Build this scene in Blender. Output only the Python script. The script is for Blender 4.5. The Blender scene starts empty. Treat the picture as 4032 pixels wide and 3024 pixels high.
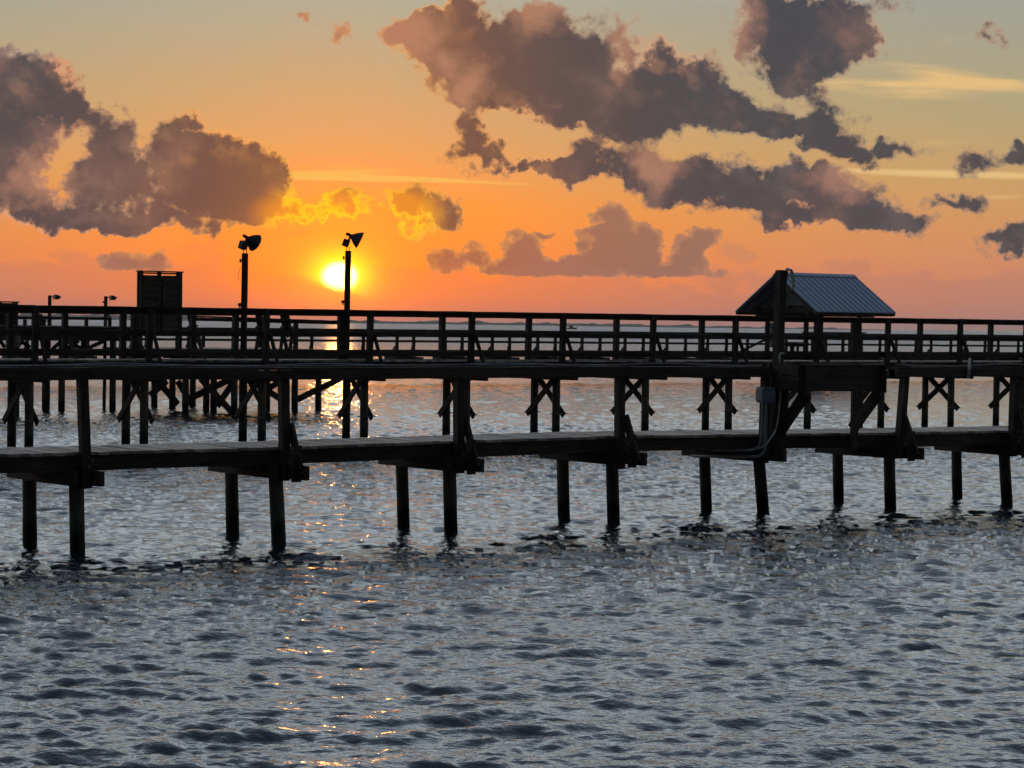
import bpy, bmesh, math, random
import numpy as np
from mathutils import Vector, Matrix
random.seed(7)
scene = bpy.context.scene
C = bpy.context.collection

# ------------------------------------------------------------------ camera
F = 8736.0                       # focal length in photograph pixels (4032 wide)
H = 3.0                          # eye height
W = 0.08                         # water level
ROLL = math.radians(.77)
PITCH = math.atan(236 / F)
fwd = Vector((0, math.cos(PITCH), -math.sin(PITCH)))
r0 = Vector((1, 0, 0)); u0 = r0.cross(fwd)
right = r0 * math.cos(ROLL) + u0 * math.sin(ROLL)
up = -r0 * math.sin(ROLL) + u0 * math.cos(ROLL)
cam = bpy.data.cameras.new('camera'); camo = bpy.data.objects.new('camera', cam); C.objects.link(camo)
M = Matrix((right, up, -fwd)).transposed().to_4x4(); M.translation = (0, 0, H)
camo.matrix_world = M
cam.sensor_width = 36; cam.lens = F / 4032 * 36
cam.clip_start = .1; cam.clip_end = 60000
scene.camera = camo

def ray(x, y): return fwd + right * ((x - 2016) / F) + up * ((1512 - y) / F)
def onz(x, y, z):
    d = ray(x, y); k = (z - H) / d.z
    return Vector((0, 0, H)) + d * k
def aty(x, y, Y):
    d = ray(x, y); return Vector((0, 0, H)) + d * (Y / d.y)

# ------------------------------------------------------------------ view
scene.view_settings.view_transform = 'Standard'
scene.view_settings.look = 'None'
scene.view_settings.exposure = 0
scene.view_settings.gamma = 1
scene.render.engine = 'CYCLES'
scene.cycles.max_bounces = 4
scene.cycles.diffuse_bounces = 2
scene.cycles.glossy_bounces = 3
scene.cycles.volume_bounces = 0

# ------------------------------------------------------------------ node helper
class N:
    def __init__(s, nt): s.nt = nt
    def new(s, t, **k):
        n = s.nt.nodes.new(t)
        for a, b in k.items(): setattr(n, a, b)
        return n
    def put(s, sock, v):
        if isinstance(v, bpy.types.NodeSocket): s.nt.links.new(v, sock)
        elif v is not None:
            if hasattr(sock, 'default_value') and hasattr(sock.default_value, '__len__') and not hasattr(v, '__len__'):
                v = [v] * len(sock.default_value)
            if hasattr(v, '__len__') and len(v) == 3 and len(sock.default_value) == 4: v = (*v, 1)
            sock.default_value = v
    def m(s, op, a, b=None, c=None, clamp=False):
        n = s.new('ShaderNodeMath', operation=op, use_clamp=clamp)
        for i, v in enumerate((a, b, c)):
            if v is not None: s.put(n.inputs[i], v)
        return n.outputs[0]
    def v(s, op, a, b=None, scale=None):
        n = s.new('ShaderNodeVectorMath', operation=op)
        s.put(n.inputs[0], a)
        if b is not None: s.put(n.inputs[1], b)
        if scale is not None: s.put(n.inputs['Scale'], scale)
        return n.outputs['Value'] if op in ('LENGTH', 'DOT_PRODUCT', 'DISTANCE') else n.outputs[0]
    def mix(s, f, a, b, blend='MIX', clamp=False):
        n = s.new('ShaderNodeMix', data_type='RGBA', blend_type=blend, clamp_result=clamp)
        s.put(n.inputs[0], f); s.put(n.inputs[6], a); s.put(n.inputs[7], b)
        return n.outputs[2]
    def ss(s, x, a, b, lo=0.0, hi=1.0, interp='SMOOTHSTEP'):
        n = s.new('ShaderNodeMapRange', interpolation_type=interp)
        for i, v in enumerate((x, a, b, lo, hi)): s.put(n.inputs[i], v)
        return n.outputs[0]
    def ramp(s, f, stops, interp='LINEAR'):
        n = s.new('ShaderNodeValToRGB'); r = n.color_ramp; r.interpolation = interp
        while len(r.elements) < len(stops): r.elements.new(.5)
        for e, (p, c) in zip(r.elements, stops): e.position = p; e.color = (*c, 1)
        s.put(n.inputs[0], f); return n.outputs[0]
    def noise(s, vec, scale, detail=4, rough=.5, dist=0, lac=2):
        n = s.new('ShaderNodeTexNoise'); s.put(n.inputs['Vector'], vec)
        n.inputs['Scale'].default_value = scale; n.inputs['Detail'].default_value = detail
        n.inputs['Roughness'].default_value = rough; n.inputs['Distortion'].default_value = dist
        n.inputs['Lacunarity'].default_value = lac
        return n.outputs[0], n.outputs[1]
    def comb(s, x, y, z):
        n = s.new('ShaderNodeCombineXYZ')
        for i, v in enumerate((x, y, z)): s.put(n.inputs[i], v)
        return n.outputs[0]
    def sep(s, v):
        n = s.new('ShaderNodeSeparateXYZ'); s.put(n.inputs[0], v); return n.outputs

# ------------------------------------------------------------------ sky
def uv(px, py):
    d = ray(px, py); return (d.x / d.y * 8.736, d.z / d.y * 8.736)
SUNPX = (1338, 1088)
sd = ray(*SUNPX).normalized()
SUN_EL = math.asin(sd.z); SUN_AZ = math.atan2(sd.x, sd.y)
SU, SV = uv(*SUNPX)

world = bpy.data.worlds.new('World'); scene.world = world; world.use_nodes = True
world.cycles.sampling_method = 'NONE'
nt = world.node_tree; nt.nodes.clear(); n = N(nt)
out = n.new('ShaderNodeOutputWorld'); bg = n.new('ShaderNodeBackground')
nt.links.new(bg.outputs[0], out.inputs[0])
tc = n.new('ShaderNodeTexCoord').outputs['Generated']
D = n.v('NORMALIZE', tc)
dx, dy, dz = n.sep(D)
ysafe = n.m('MAXIMUM', dy, .05)
U = n.m('MULTIPLY', n.m('DIVIDE', dx, ysafe), 8.736)
V = n.m('MULTIPLY', n.m('DIVIDE', dz, ysafe), 8.736)
UV = n.comb(U, V, 0.0)
# clear-air gradient low down, by height and azimuth from the sun; added band above
hgt = n.m('SQRT', n.m('MAXIMUM', dz, 0.0))
hi = [(.42, (.66, .72, .70)), (.49, (1.12, 1.24, 1.33)), (.55, (.92, 1.05, 1.18)), (.62, (.62, .74, .88)), (.70, (.38, .48, .60)), (.80, (.23, .30, .40)), (1, (.12, .16, .23))]  # added bright band above the view, its falloff shaped for the water's reflections
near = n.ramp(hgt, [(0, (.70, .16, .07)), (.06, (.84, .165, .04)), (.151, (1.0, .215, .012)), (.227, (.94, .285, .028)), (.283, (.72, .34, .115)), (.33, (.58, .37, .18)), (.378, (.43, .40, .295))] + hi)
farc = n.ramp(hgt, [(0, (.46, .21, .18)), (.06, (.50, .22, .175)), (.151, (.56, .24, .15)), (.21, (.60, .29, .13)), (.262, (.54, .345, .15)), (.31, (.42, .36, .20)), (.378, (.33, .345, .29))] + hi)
azv = n.v('NORMALIZE', n.comb(dx, dy, 0.0))
ca = n.v('DOT_PRODUCT', azv, (math.sin(SUN_AZ), math.cos(SUN_AZ), 0))
ang = n.m('ARCCOSINE', n.m('MINIMUM', ca, .999999))
mixf = n.m('EXPONENT', n.m('MULTIPLY', n.m('POWER', n.m('MULTIPLY', ang, 1 / .19), 1.6), -1.0))
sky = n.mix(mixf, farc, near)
# the side away from the sun is dim
back = n.ss(ca, -.6, .9, .05, 1.0)
back = n.mix(n.ss(dz, .45, .95), back, n.comb(.7, .7, .7))
sky = n.mix(1.0, sky, back, 'MULTIPLY')
# physical sky underneath
ns = n.new('ShaderNodeTexSky', sky_type='NISHITA'); ns.sun_disc = False
ns.sun_elevation = SUN_EL; ns.sun_rotation = SUN_AZ
nish = n.v('SCALE', ns.outputs[0], scale=.004)
sky = n.mix(1.0, sky, nish, 'ADD')
# glow round the sun
du = n.m('MULTIPLY', n.m('SUBTRACT', U, SU), .80); dv = n.m('SUBTRACT', V, SV)
rr = n.m('SQRT', n.m('ADD', n.m('MULTIPLY', du, du), n.m('MULTIPLY', dv, dv)))
frontm = n.ss(dy, .3, .6)
def gauss(r, w, p=2.0):
    return n.m('MULTIPLY', n.m('EXPONENT', n.m('MULTIPLY', n.m('POWER', n.m('DIVIDE', r, w), p), -1.0)), frontm)
sky = n.mix(1.0, sky, n.v('SCALE', (.40, .055, .0), scale=gauss(rr, .45, 1.4)), 'ADD')

# cirrus streaks
def blobs(vec, lst, grad='SPHERICAL'):
    acc = None
    for b in lst:
        cx, cy, rx, ry = b[:4]; rot = b[4] if len(b) > 4 else 0; w = b[5] if len(b) > 5 else 1
        u_, v_ = uv(cx, cy)
        mp = n.new('ShaderNodeMapping', vector_type='TEXTURE')
        mp.inputs['Location'].default_value = (u_, v_, 0)
        mp.inputs['Rotation'].default_value = (0, 0, math.radians(rot))
        mp.inputs['Scale'].default_value = (rx / 1000, ry / 1000, 1)
        n.put(mp.inputs[0], vec)
        g = n.new('ShaderNodeTexGradient', gradient_type=grad)
        nt.links.new(mp.outputs[0], g.inputs[0])
        val = g.outputs[1]
        if w != 1: val = n.m('MULTIPLY', val, w)
        acc = val if acc is None else n.m('ADD', acc, val)
    return acc
cn, _ = n.noise(n.v('MULTIPLY', UV, (1.2, 11, 1)), 1.6, 6, .6, .4)
streak = blobs(UV, [(3550, 335, 700, 40, 0, 1.3), (3750, 300, 560, 50, -8, 1.1), (3650, 380, 400, 28, 0, .9), (3800, 688, 560, 26, -1, 1.5), (3300, 668, 380, 22, -2, 1.2), (3750, 160, 420, 60, 0, .4),
                    (1280, 698, 650, 18, -1, 2.0), (1650, 704, 560, 13, -2, 2.0), (1250, 680, 420, 16, 2, 1.2), (1350, 655, 420, 34, 0, .5), (3950, 775, 220, 22, 3, .9), (3700, 560, 330, 45, 4, .4)])
sf = n.m('MULTIPLY', n.ss(n.m('MULTIPLY', streak, n.m('ADD', n.m('MULTIPLY', cn, 2.2), -.35)), .12, 1.0), frontm)
warm = n.ss(ang, .03, .25)
sky = n.mix(n.m('MULTIPLY', sf, .95), sky, n.mix(warm, (1.0, .50, .10), (.80, .52, .22)))

# cumulus
_, ncol = n.noise(UV, 3.2, 3, .58)
warp = n.v('SCALE', n.v('SUBTRACT', ncol, (.5, .5, .5)), scale=.24)
_, ncol2 = n.noise(UV, 11., 4, .6)
warp2 = n.v('SCALE', n.v('SUBTRACT', ncol2, (.5, .5, .5)), scale=.11)
WUV = n.v('ADD', n.v('ADD', UV, warp), warp2)
main = [
 (40, 420, 300, 300), (-60, 620, 330, 300), (150, 330, 200, 160), (290, 430, 130, 100, 0, .8), (30, 800, 330, 130, 0, .9), (260, 850, 200, 60, 0, .8),
 (440, 500, 130, 130), (400, 590, 130, 150, 0, .8), (520, 660, 130, 140), (370, 740, 170, 160), (430, 860, 300, 60, 0, .8),
 (640, 560, 110, 130), (700, 640, 170, 190), (860, 560, 130, 130), (900, 700, 240, 200), (1030, 650, 150, 140), (740, 790, 320, 110), (1000, 790, 260, 90), (1110, 710, 90, 100, 0, .9), (740, 470, 70, 55, 0, .9), (560, 870, 360, 50, 0, .8),
 (1760, 60, 170, 120, 0, .8), (1700, 130, 220, 130), (1850, 160, 300, 190), (1880, 290, 260, 170), (2020, 350, 260, 160), (2080, 220, 180, 150), (2140, 90, 110, 100, 0, .8), (2270, 200, 200, 190), (2330, 320, 300, 190), (2500, 400, 320, 160), (2350, 440, 360, 100), (2700, 250, 180, 130, 0, .8), (2680, 380, 280, 170), (2860, 430, 260, 120), (3000, 490, 280, 100), (3150, 530, 240, 80), (3300, 560, 200, 70), (3520, 575, 220, 50, 0, .9), (2460, 100, 90, 150, 15, .55), (2560, 210, 110, 110, 0, .5),
 (1840, 520, 90, 110, 0, 1), (1870, 620, 170, 80), (2120, 660, 260, 50, 0, .9), (2330, 600, 150, 110), (2240, 670, 200, 70, 0, .8),
 (2500, 620, 130, 130, 0, .7), (2480, 690, 180, 80, 0, .7), (2640, 700, 220, 140), (2780, 710, 240, 120), (2900, 770, 280, 90), (3150, 710, 160, 90), (3120, 790, 260, 150), (3330, 760, 220, 140), (3420, 850, 260, 90), (3560, 890, 200, 70), (3200, 650, 180, 40, 0, .4), (3080, 880, 200, 50, 0, .8),
 (3000, 60, 220, 180, 0, .9), (3170, 130, 300, 210, 0, 1.1), (3330, 160, 200, 180, 0, .9), (3120, 260, 240, 120, 0, .8), (3120, 340, 120, 110, 0, .7), (3230, 410, 90, 100, 0, .7), (3330, 470, 170, 90, 0, .33), (3450, 20, 260, 60, 0, .5),
 (3880, 140, 120, 55, -35, .8), (3900, 615, 190, 80, 20, .65), (4020, 580, 90, 60, 0, .7), (3830, 795, 100, 60, 0, .8), (3730, 800, 130, 35, 0, .7), (3950, 920, 200, 70, 0, .95), (4040, 920, 130, 80, 0, .8),
 (1190, 80, 80, 50, -30, .62), (1340, 125, 110, 45, -15, .75),
 (1660, 830, 170, 130, 0, .9), (1570, 800, 90, 90, 0, .7), (1740, 880, 120, 80, 0, .7), (1270, 850, 260, 80, 0, .40), (1390, 820, 150, 80, 0, .38), (1180, 870, 130, 60, 0, .40),
 (840, 900, 70, 40, 0, .7), (2720, 640, 90, 50, 0, .5)]
low = [
 (520, 1040, 170, 60, 0, 1), (630, 1020, 100, 55, 0, .8),
 (2060, 1000, 130, 110), (1980, 1060, 150, 70), (2120, 1060, 150, 70), (2250, 1060, 150, 55), (2350, 1030, 120, 90), (2460, 990, 130, 150), (2390, 860, 90, 95), (2350, 920, 110, 40), (2400, 940, 90, 60), (2560, 940, 65, 80), (2530, 1050, 160, 80), (2640, 1075, 110, 38), (1790, 1040, 110, 60, 0, .9), (1870, 1010, 60, 60, 0, .8), (2150, 930, 70, 22, 0, .8), (2720, 960, 110, 90, 0, 1), (2720, 1040, 90, 70, 0, .7), (2790, 950, 60, 60, 0, .8), (2800, 1060, 90, 30, 0, .5), (2290, 960, 45, 30, 0, .7)]
dm = n.m('MULTIPLY', blobs(WUV, main), 1.02)
fb, _ = n.noise(UV, 6.5, 7, .62)
fb2, _ = n.noise(UV, 26., 4, .6)
fbm = n.m('ADD', n.m('MULTIPLY', n.m('SUBTRACT', fb, .5), 1.85), n.m('MULTIPLY', n.m('SUBTRACT', fb2, .5), .42))
# crisp undersides for the low bank
WUV2 = n.v('ADD', UV, n.v('MULTIPLY', n.v('ADD', warp, warp2), (.8, .8, 0)))
dl = n.m('MULTIPLY', blobs(WUV2, low), 1.15)
vbase = uv(2300, 1094)[1]
lowcut = n.ss(n.m('ADD', V, n.m('MULTIPLY', fbm, .02)), vbase - .012, vbase + .02)
dens = n.m('ADD', dm, n.m('MULTIPLY', fbm, n.ss(dm, .0, .22)))
denl = n.m('ADD', dl, n.m('MULTIPLY', fbm, n.ss(dl, .0, .2)))
denl = n.m('SUBTRACT', n.m('MULTIPLY', denl, lowcut), n.m('MULTIPLY', n.m('SUBTRACT', 1.0, lowcut), .3))
dens = n.m('MULTIPLY', n.m('ADD', dens, .0), frontm)
am = n.ss(dens, n.ss(U, -1.0, .4, .17, .14, 'LINEAR'), n.ss(U, -1.0, .4, .44, .72, 'LINEAR'))
al = n.ss(denl, .18, .36)
thick = n.ss(dens, .28, .70)
thickl = n.ss(denl, .22, .8)
prox = n.m('EXPONENT', n.m('MULTIPLY', n.m('POWER', n.m('MULTIPLY', ang, 1 / .085), 2.0), -1.0))
# relief: pink-lit shreds inside the body
fb3, _ = n.noise(n.v('ADD', UV, (.035, .05, .0)), 6.5, 7, .62)
rel = n.ss(n.m('SUBTRACT', fb3, fb), -.06, .15)
pa, _ = n.noise(n.v('ADD', UV, (3.1, 1.7, 0)), 2.0, 3, .55)
tone = n.m('ADD', pa, n.m('MULTIPLY', n.m('SUBTRACT', fb, .5), .55))
lowtone = n.m('MULTIPLY', n.m('SUBTRACT', 1.0, thick), .05)
corec = n.mix(n.ss(n.m('ADD', tone, lowtone), .50, .74), (.056, .056, .070), (.17, .105, .10))
corec = n.mix(prox, corec, (.24, .095, .05))
near2 = n.m('MAXIMUM', gauss(rr, .26, 2.2), n.ss(blobs(UV, [(1290, 850, 400, 170), (1600, 850, 230, 190, 0, .7)]), .08, .55))
corec = n.mix(near2, corec, (.85, .27, .02))
pm, _ = n.noise(n.v('ADD', UV, (7.3, -2.2, 0)), 1.5, 2, .5)
leftm = n.ss(U, 1.1, -.9)
edgec = n.mix(n.ss(n.m('ADD', pm, n.m('MULTIPLY', leftm, .12)), .47, .62), (.25, .20, .19), (.82, .36, .20))
edgec = n.mix(prox, edgec, (1.0, .40, .06))
edgec = n.mix(near2, edgec, (1.3, .80, .0))
bodyf = n.m('MULTIPLY', n.m('SUBTRACT', 1.0, thick), 1.0)
patch, _ = n.noise(UV, 2.2, 3, .5)
bodyf = n.m('ADD', bodyf, n.m('MULTIPLY', n.m('MULTIPLY', rel, .22), n.ss(patch, .4, .6)), clamp=True)
bodyf = n.m('MULTIPLY', bodyf, n.ss(patch, .36, .60, .55, 1.0))
cumc = n.mix(bodyf, corec, edgec)
pinkm = n.ss(n.m('ADD', blobs(WUV, [(1190, 80, 260, 200), (1340, 125, 260, 160), (2480, 120, 120, 260), (2130, 60, 160, 150), (1640, 120, 190, 260), (2870, 60, 190, 300), (1830, 300, 130, 200), (2600, 640, 200, 120), (3300, 700, 200, 100), (180, 700, 200, 160)]), n.m('MULTIPLY', n.m('SUBTRACT', fb, .5), 1.6)), .08, .95)
cumc = n.mix(n.m('MULTIPLY', pinkm, .75), cumc, n.mix(mixf, (.37, .20, .165), (.58, .25, .13)))
lowc = n.mix(n.m('SUBTRACT', 1.0, thickl), n.mix(prox, (.24, .135, .115), (.36, .12, .05)), n.mix(prox, (.45, .22, .13), (.95, .36, .05)))
sky = n.mix(n.m('MULTIPLY', am, .95), sky, cumc)
sky = n.mix(n.m('MULTIPLY', al, .80), sky, lowc)
# faint far bank close to the horizon
hb, _ = n.noise(n.v('MULTIPLY', UV, (1, 1.8, 1)), 2.6, 5, .55)
hbm = n.m('MULTIPLY', n.ss(n.m('ADD', hb, n.m('MULTIPLY', V, -1.3)), .18, .26), n.m('MULTIPLY', frontm, .26))
sky = n.mix(hbm, sky, n.mix(prox, (.36, .19, .17), (.85, .20, .05)))
# scattered cloud over the rest of the sky
gn, _ = n.noise(n.v('DIVIDE', D, n.comb(n.m('ADD', n.m('ABSOLUTE', dz), .25), n.m('ADD', n.m('ABSOLUTE', dz), .25), n.m('ADD', n.m('ABSOLUTE', dz), .25))), 3.2, 5, .55)
gm = n.m('MULTIPLY', n.ss(gn, .52, .66), n.m('MAXIMUM', n.ss(dz, .17, .26), n.m('SUBTRACT', 1.0, frontm)))
sky = n.mix(n.m('MULTIPLY', gm, .6), sky, n.mix(1.0, (.22, .19, .21), back, 'MULTIPLY'))
# yellow halo and the disc itself
cl = n.ss(n.m('ADD', n.m('ADD', dv, n.m('MULTIPLY', du, .35)), n.m('MULTIPLY', fbm, .02)), -.075, -.030)
sky = n.mix(1.0, sky, n.v('SCALE', (.7, .15, .0), scale=gauss(rr, .19, 2.0)), 'ADD')
glow = n.m('MULTIPLY', gauss(rr, .092, 2.4), n.m('ADD', n.m('MULTIPLY', cl, .9), .1))
sky = n.mix(1.0, sky, n.v('SCALE', (.75, .95, .0), scale=glow), 'ADD')
core = n.m('MULTIPLY', n.ss(rr, .068, .038), cl)
sky = n.mix(1.0, sky, n.v('SCALE', (7.0, 3.8, 1.1), scale=core), 'ADD')
sky = n.mix(n.ss(dz, -.02, -.001), (.10, .10, .11), sky)
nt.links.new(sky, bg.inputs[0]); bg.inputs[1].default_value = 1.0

sun = bpy.data.lights.new('sun', 'SUN'); suno = bpy.data.objects.new('sun', sun); C.objects.link(suno)
sun.energy = .06; sun.angle = math.radians(.6); sun.color = (1, .36, .08)
suno.rotation_euler = Vector((sd.x, sd.y, sd.z)).to_track_quat('Z', 'Y').to_euler()

# ------------------------------------------------------------------ materials
def mat(name):
    m = bpy.data.materials.new(name); m.use_nodes = True
    t = m.node_tree; b = t.nodes['Principled BSDF']; return m, N(t), b
def wood(name, c1, c2, waterline=False, rough=.75, var=(.72, 1.18)):
    m, q, b = mat(name)
    oc = q.new('ShaderNodeTexCoord').outputs['Object']
    rnd = q.new('ShaderNodeObjectInfo').outputs['Random']
    off = q.v('ADD', oc, q.comb(q.m('MULTIPLY', rnd, 37.0), rnd, rnd))
    if waterline: st = q.v('MULTIPLY', off, (22, 22, 1.2))
    else: st = q.v('MULTIPLY', off, (1.1, 22, 22))
    g, _ = q.noise(st, 1.6, 6, .62, .6)
    bl, _ = q.noise(off, 2.3, 3, .5)
    col = q.mix(q.ss(g, .32, .68), c1, c2)
    col = q.mix(q.ss(bl, .45, .75, 0, .6), col, tuple(x * .45 for x in c1))
    col = q.mix(1.0, col, q.comb(*[q.ss(rnd, 0, 1, var[0], var[1], 'LINEAR')] * 3), 'MULTIPLY')
    if waterline:
        pz = q.sep(q.new('ShaderNodeNewGeometry').outputs['Position'])[2]
        an, _ = q.noise(oc, 6., 4, .6)
        zz = q.m('ADD', pz, q.m('MULTIPLY', q.m('SUBTRACT', an, .5), .35))
        col = q.mix(q.ss(zz, 1.0, .45, 0, .55), col, (.045, .075, .05))
        col = q.mix(q.ss(zz, .52, .30), col, (.012, .012, .011))
    q.put(b.inputs['Base Color'], col); b.inputs['Roughness'].default_value = rough
    b.inputs['Specular IOR Level'].default_value = .25
    bp = q.new('ShaderNodeBump'); bp.inputs['Strength'].default_value = .5; bp.inputs['Distance'].default_value = .012
    q.put(bp.inputs['Height'], g); q.put(b.inputs['Normal'], bp.outputs[0])
    return m
def plain(name, c, rough=.5, metal=0, var=.15, scale=6):
    m, q, b = mat(name)
    oc = q.new('ShaderNodeTexCoord').outputs['Object']
    g, _ = q.noise(oc, scale, 5, .6)
    q.put(b.inputs['Base Color'], q.mix(q.ss(g, .3, .7), tuple(x * (1 - var * 2) for x in c), c))
    b.inputs['Roughness'].default_value = rough; b.inputs['Metallic'].default_value = metal
    return m
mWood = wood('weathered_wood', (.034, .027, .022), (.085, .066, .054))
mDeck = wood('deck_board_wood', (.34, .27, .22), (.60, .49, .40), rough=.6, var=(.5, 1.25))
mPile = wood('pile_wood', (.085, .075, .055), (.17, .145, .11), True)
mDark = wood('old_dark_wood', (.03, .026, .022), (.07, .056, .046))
mPVC = plain('grey_conduit_plastic', (.20, .23, .26), .45)
mHose = plain('pale_plastic_tube', (.62, .68, .62), .4)
mBox = plain('grey_box_plastic', (.24, .30, .38), .5)
mMetal = plain('painted_lamp_metal', (.04, .042, .05), .75, 0)
mSteel = plain('rusty_steel', (.20, .17, .15), .5, .6)
mRoof = plain('blue_grey_metal_roofing', (.27, .36, .48), .38, .25, .08, 1.5)
mSiding = plain('grey_green_siding', (.17, .22, .21), .7)
mWhite = plain('weathered_white_plastic', (.62, .64, .64), .5)
mDarkMetal = plain('dark_metal', (.05, .05, .055), .5, .3)

# ------------------------------------------------------------------ mesh builders
class MB:
    def __init__(s): s.v = []; s.f = []
    def add(s, vs, fs):
        o = len(s.v); s.v += [tuple(v) for v in vs]; s.f += [tuple(i + o for i in f) for f in fs]
    def box(s, c, size, R=None):
        c = Vector(c); hx, hy, hz = (x / 2 for x in size)
        vs = [Vector((a * hx, b * hy, d * hz)) for a in (-1, 1) for b in (-1, 1) for d in (-1, 1)]
        if R is not None: vs = [R @ v for v in vs]
        s.add([v + c for v in vs], [(0, 1, 3, 2), (4, 6, 7, 5), (0, 4, 5, 1), (2, 3, 7, 6), (0, 2, 6, 4), (1, 5, 7, 3)])
    def beam(s, a, b, w, h, upv=(0, 0, 1)):
        a, b = Vector(a), Vector(b); R = orient(b - a, upv)
        s.box((a + b) / 2, ((b - a).length, w, h), R)
    def rings(s, pts, rad, k=10, cap=True):
        pts = [Vector(p) for p in pts]; vs = []
        for i, p in enumerate(pts):
            d = (pts[min(i + 1, len(pts) - 1)] - pts[max(i - 1, 0)]).normalized()
            a = Vector((0, 0, 1)) if abs(d.z) < .9 else Vector((1, 0, 0))
            e1 = d.cross(a).normalized(); e2 = d.cross(e1)
            r = rad[i] if hasattr(rad, '__len__') else rad
            for j in range(k):
                t = 2 * math.pi * j / k
                vs.append(p + (e1 * math.cos(t) + e2 * math.sin(t)) * r)
        fs = [(i * k + j, i * k + (j + 1) % k, (i + 1) * k + (j + 1) % k, (i + 1) * k + j) for i in range(len(pts) - 1) for j in range(k)]
        if cap: fs += [tuple(range(k))[::-1], tuple((len(pts) - 1) * k + j for j in range(k))]
        s.add(vs, fs)
    def mesh(s, name, m, smooth=False):
        me = bpy.data.meshes.new(name); me.from_pydata(s.v, [], s.f)
        me.materials.append(m)
        bm = bmesh.new(); bm.from_mesh(me); bmesh.ops.recalc_face_normals(bm, faces=bm.faces); bm.to_mesh(me); bm.free()
        if smooth: me.polygons.foreach_set('use_smooth', [True] * len(me.polygons))
        me.update(); return me
    def obj(s, name, m, parent=None, smooth=False):
        o = bpy.data.objects.new(name, s.mesh(name, m, smooth)); C.objects.link(o); o.parent = parent; return o
def orient(d, upv=(0, 0, 1)):
    x = Vector(d).normalized(); u = Vector(upv)
    if abs(x.dot(u)) > .99: u = Vector((1, 0, 0))
    y = u.cross(x).normalized(); z = x.cross(y)
    return Matrix((x, y, z)).transposed()
def empty(name, loc, rz=0, label=None, cat=None, group=None):
    o = bpy.data.objects.new(name, None); C.objects.link(o); o.location = loc; o.rotation_euler = (0, 0, rz)
    o.empty_display_size = .2
    tag(o, label, cat, group); return o
def tag(o, label=None, cat=None, group=None, kind=None):
    if label: o['label'] = label
    if cat: o['category'] = cat
    if group: o['group'] = group
    if kind: o['kind'] = kind
    return o
def link(name, me, parent, loc=(0, 0, 0), R=None):
    o = bpy.data.objects.new(name, me); C.objects.link(o); o.parent = parent
    o.location = loc
    if R is not None: o.rotation_euler = R.to_euler()
    return o
def board(name, a, b, w, h, m, parent, upv=(0, 0, 1), rough=.004):
    """a plank from a to b with slightly wavering edges, local X along the grain"""
    a, b = Vector(a), Vector(b); L = (b - a).length; R = orient(b - a, upv)
    k = max(1, min(8, int(L / .5)))
    s = MB(); vs = []
    for i in range(k + 1):
        x = -L / 2 + L * i / k; jy = random.uniform(-rough, rough); jz = random.uniform(-rough, rough)
        for p, q_ in ((-1, -1), (1, -1), (1, 1), (-1, 1)):
            vs.append((x, p * w / 2 + jy, q_ * h / 2 + jz + (random.uniform(-rough, rough) * .6)))
    fs = [(i * 4 + j, i * 4 + (j + 1) % 4, i * 4 + 4 + (j + 1) % 4, i * 4 + 4 + j) for i in range(k) for j in range(4)]
    fs += [(3, 2, 1, 0), (k * 4, k * 4 + 1, k * 4 + 2, k * 4 + 3)]
    s.add(vs, fs)
    return link(name, s.mesh(name, m), parent, (a + b) / 2, R)
def pile(a, b, r, parent, m=None, name='pile'):
    """a (bottom) to b (top), in the parent's frame"""
    a, b = Vector(a), Vector(b); L = (b - a).length; K = 16; k = max(3, int(L / .3)); s = MB(); vs = []
    ph = [random.uniform(-.05, .05) for _ in range(K)]
    for i in range(k + 1):
        z = L * i / k; rr_ = r * (1.05 - .08 * i / k) * random.uniform(.985, 1.015)
        for j in range(K):
            t = 2 * math.pi * j / K; q_ = rr_ * (1 + ph[j] + random.uniform(-.02, .02))
            vs.append((q_ * math.cos(t), q_ * math.sin(t), z))
    fs = [(i * K + j, i * K + (j + 1) % K, (i + 1) * K + (j + 1) % K, (i + 1) * K + j) for i in range(k) for j in range(K)]
    fs += [tuple(range(K))[::-1], tuple(k * K + j for j in range(K))]
    s.add(vs, fs)
    d = (b - a).normalized(); q = Vector((0, 0, 1)).rotation_difference(d)
    o = link(name, s.mesh(name, m or mPile, True), parent, a); o.rotation_euler = q.to_euler(); return o

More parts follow.
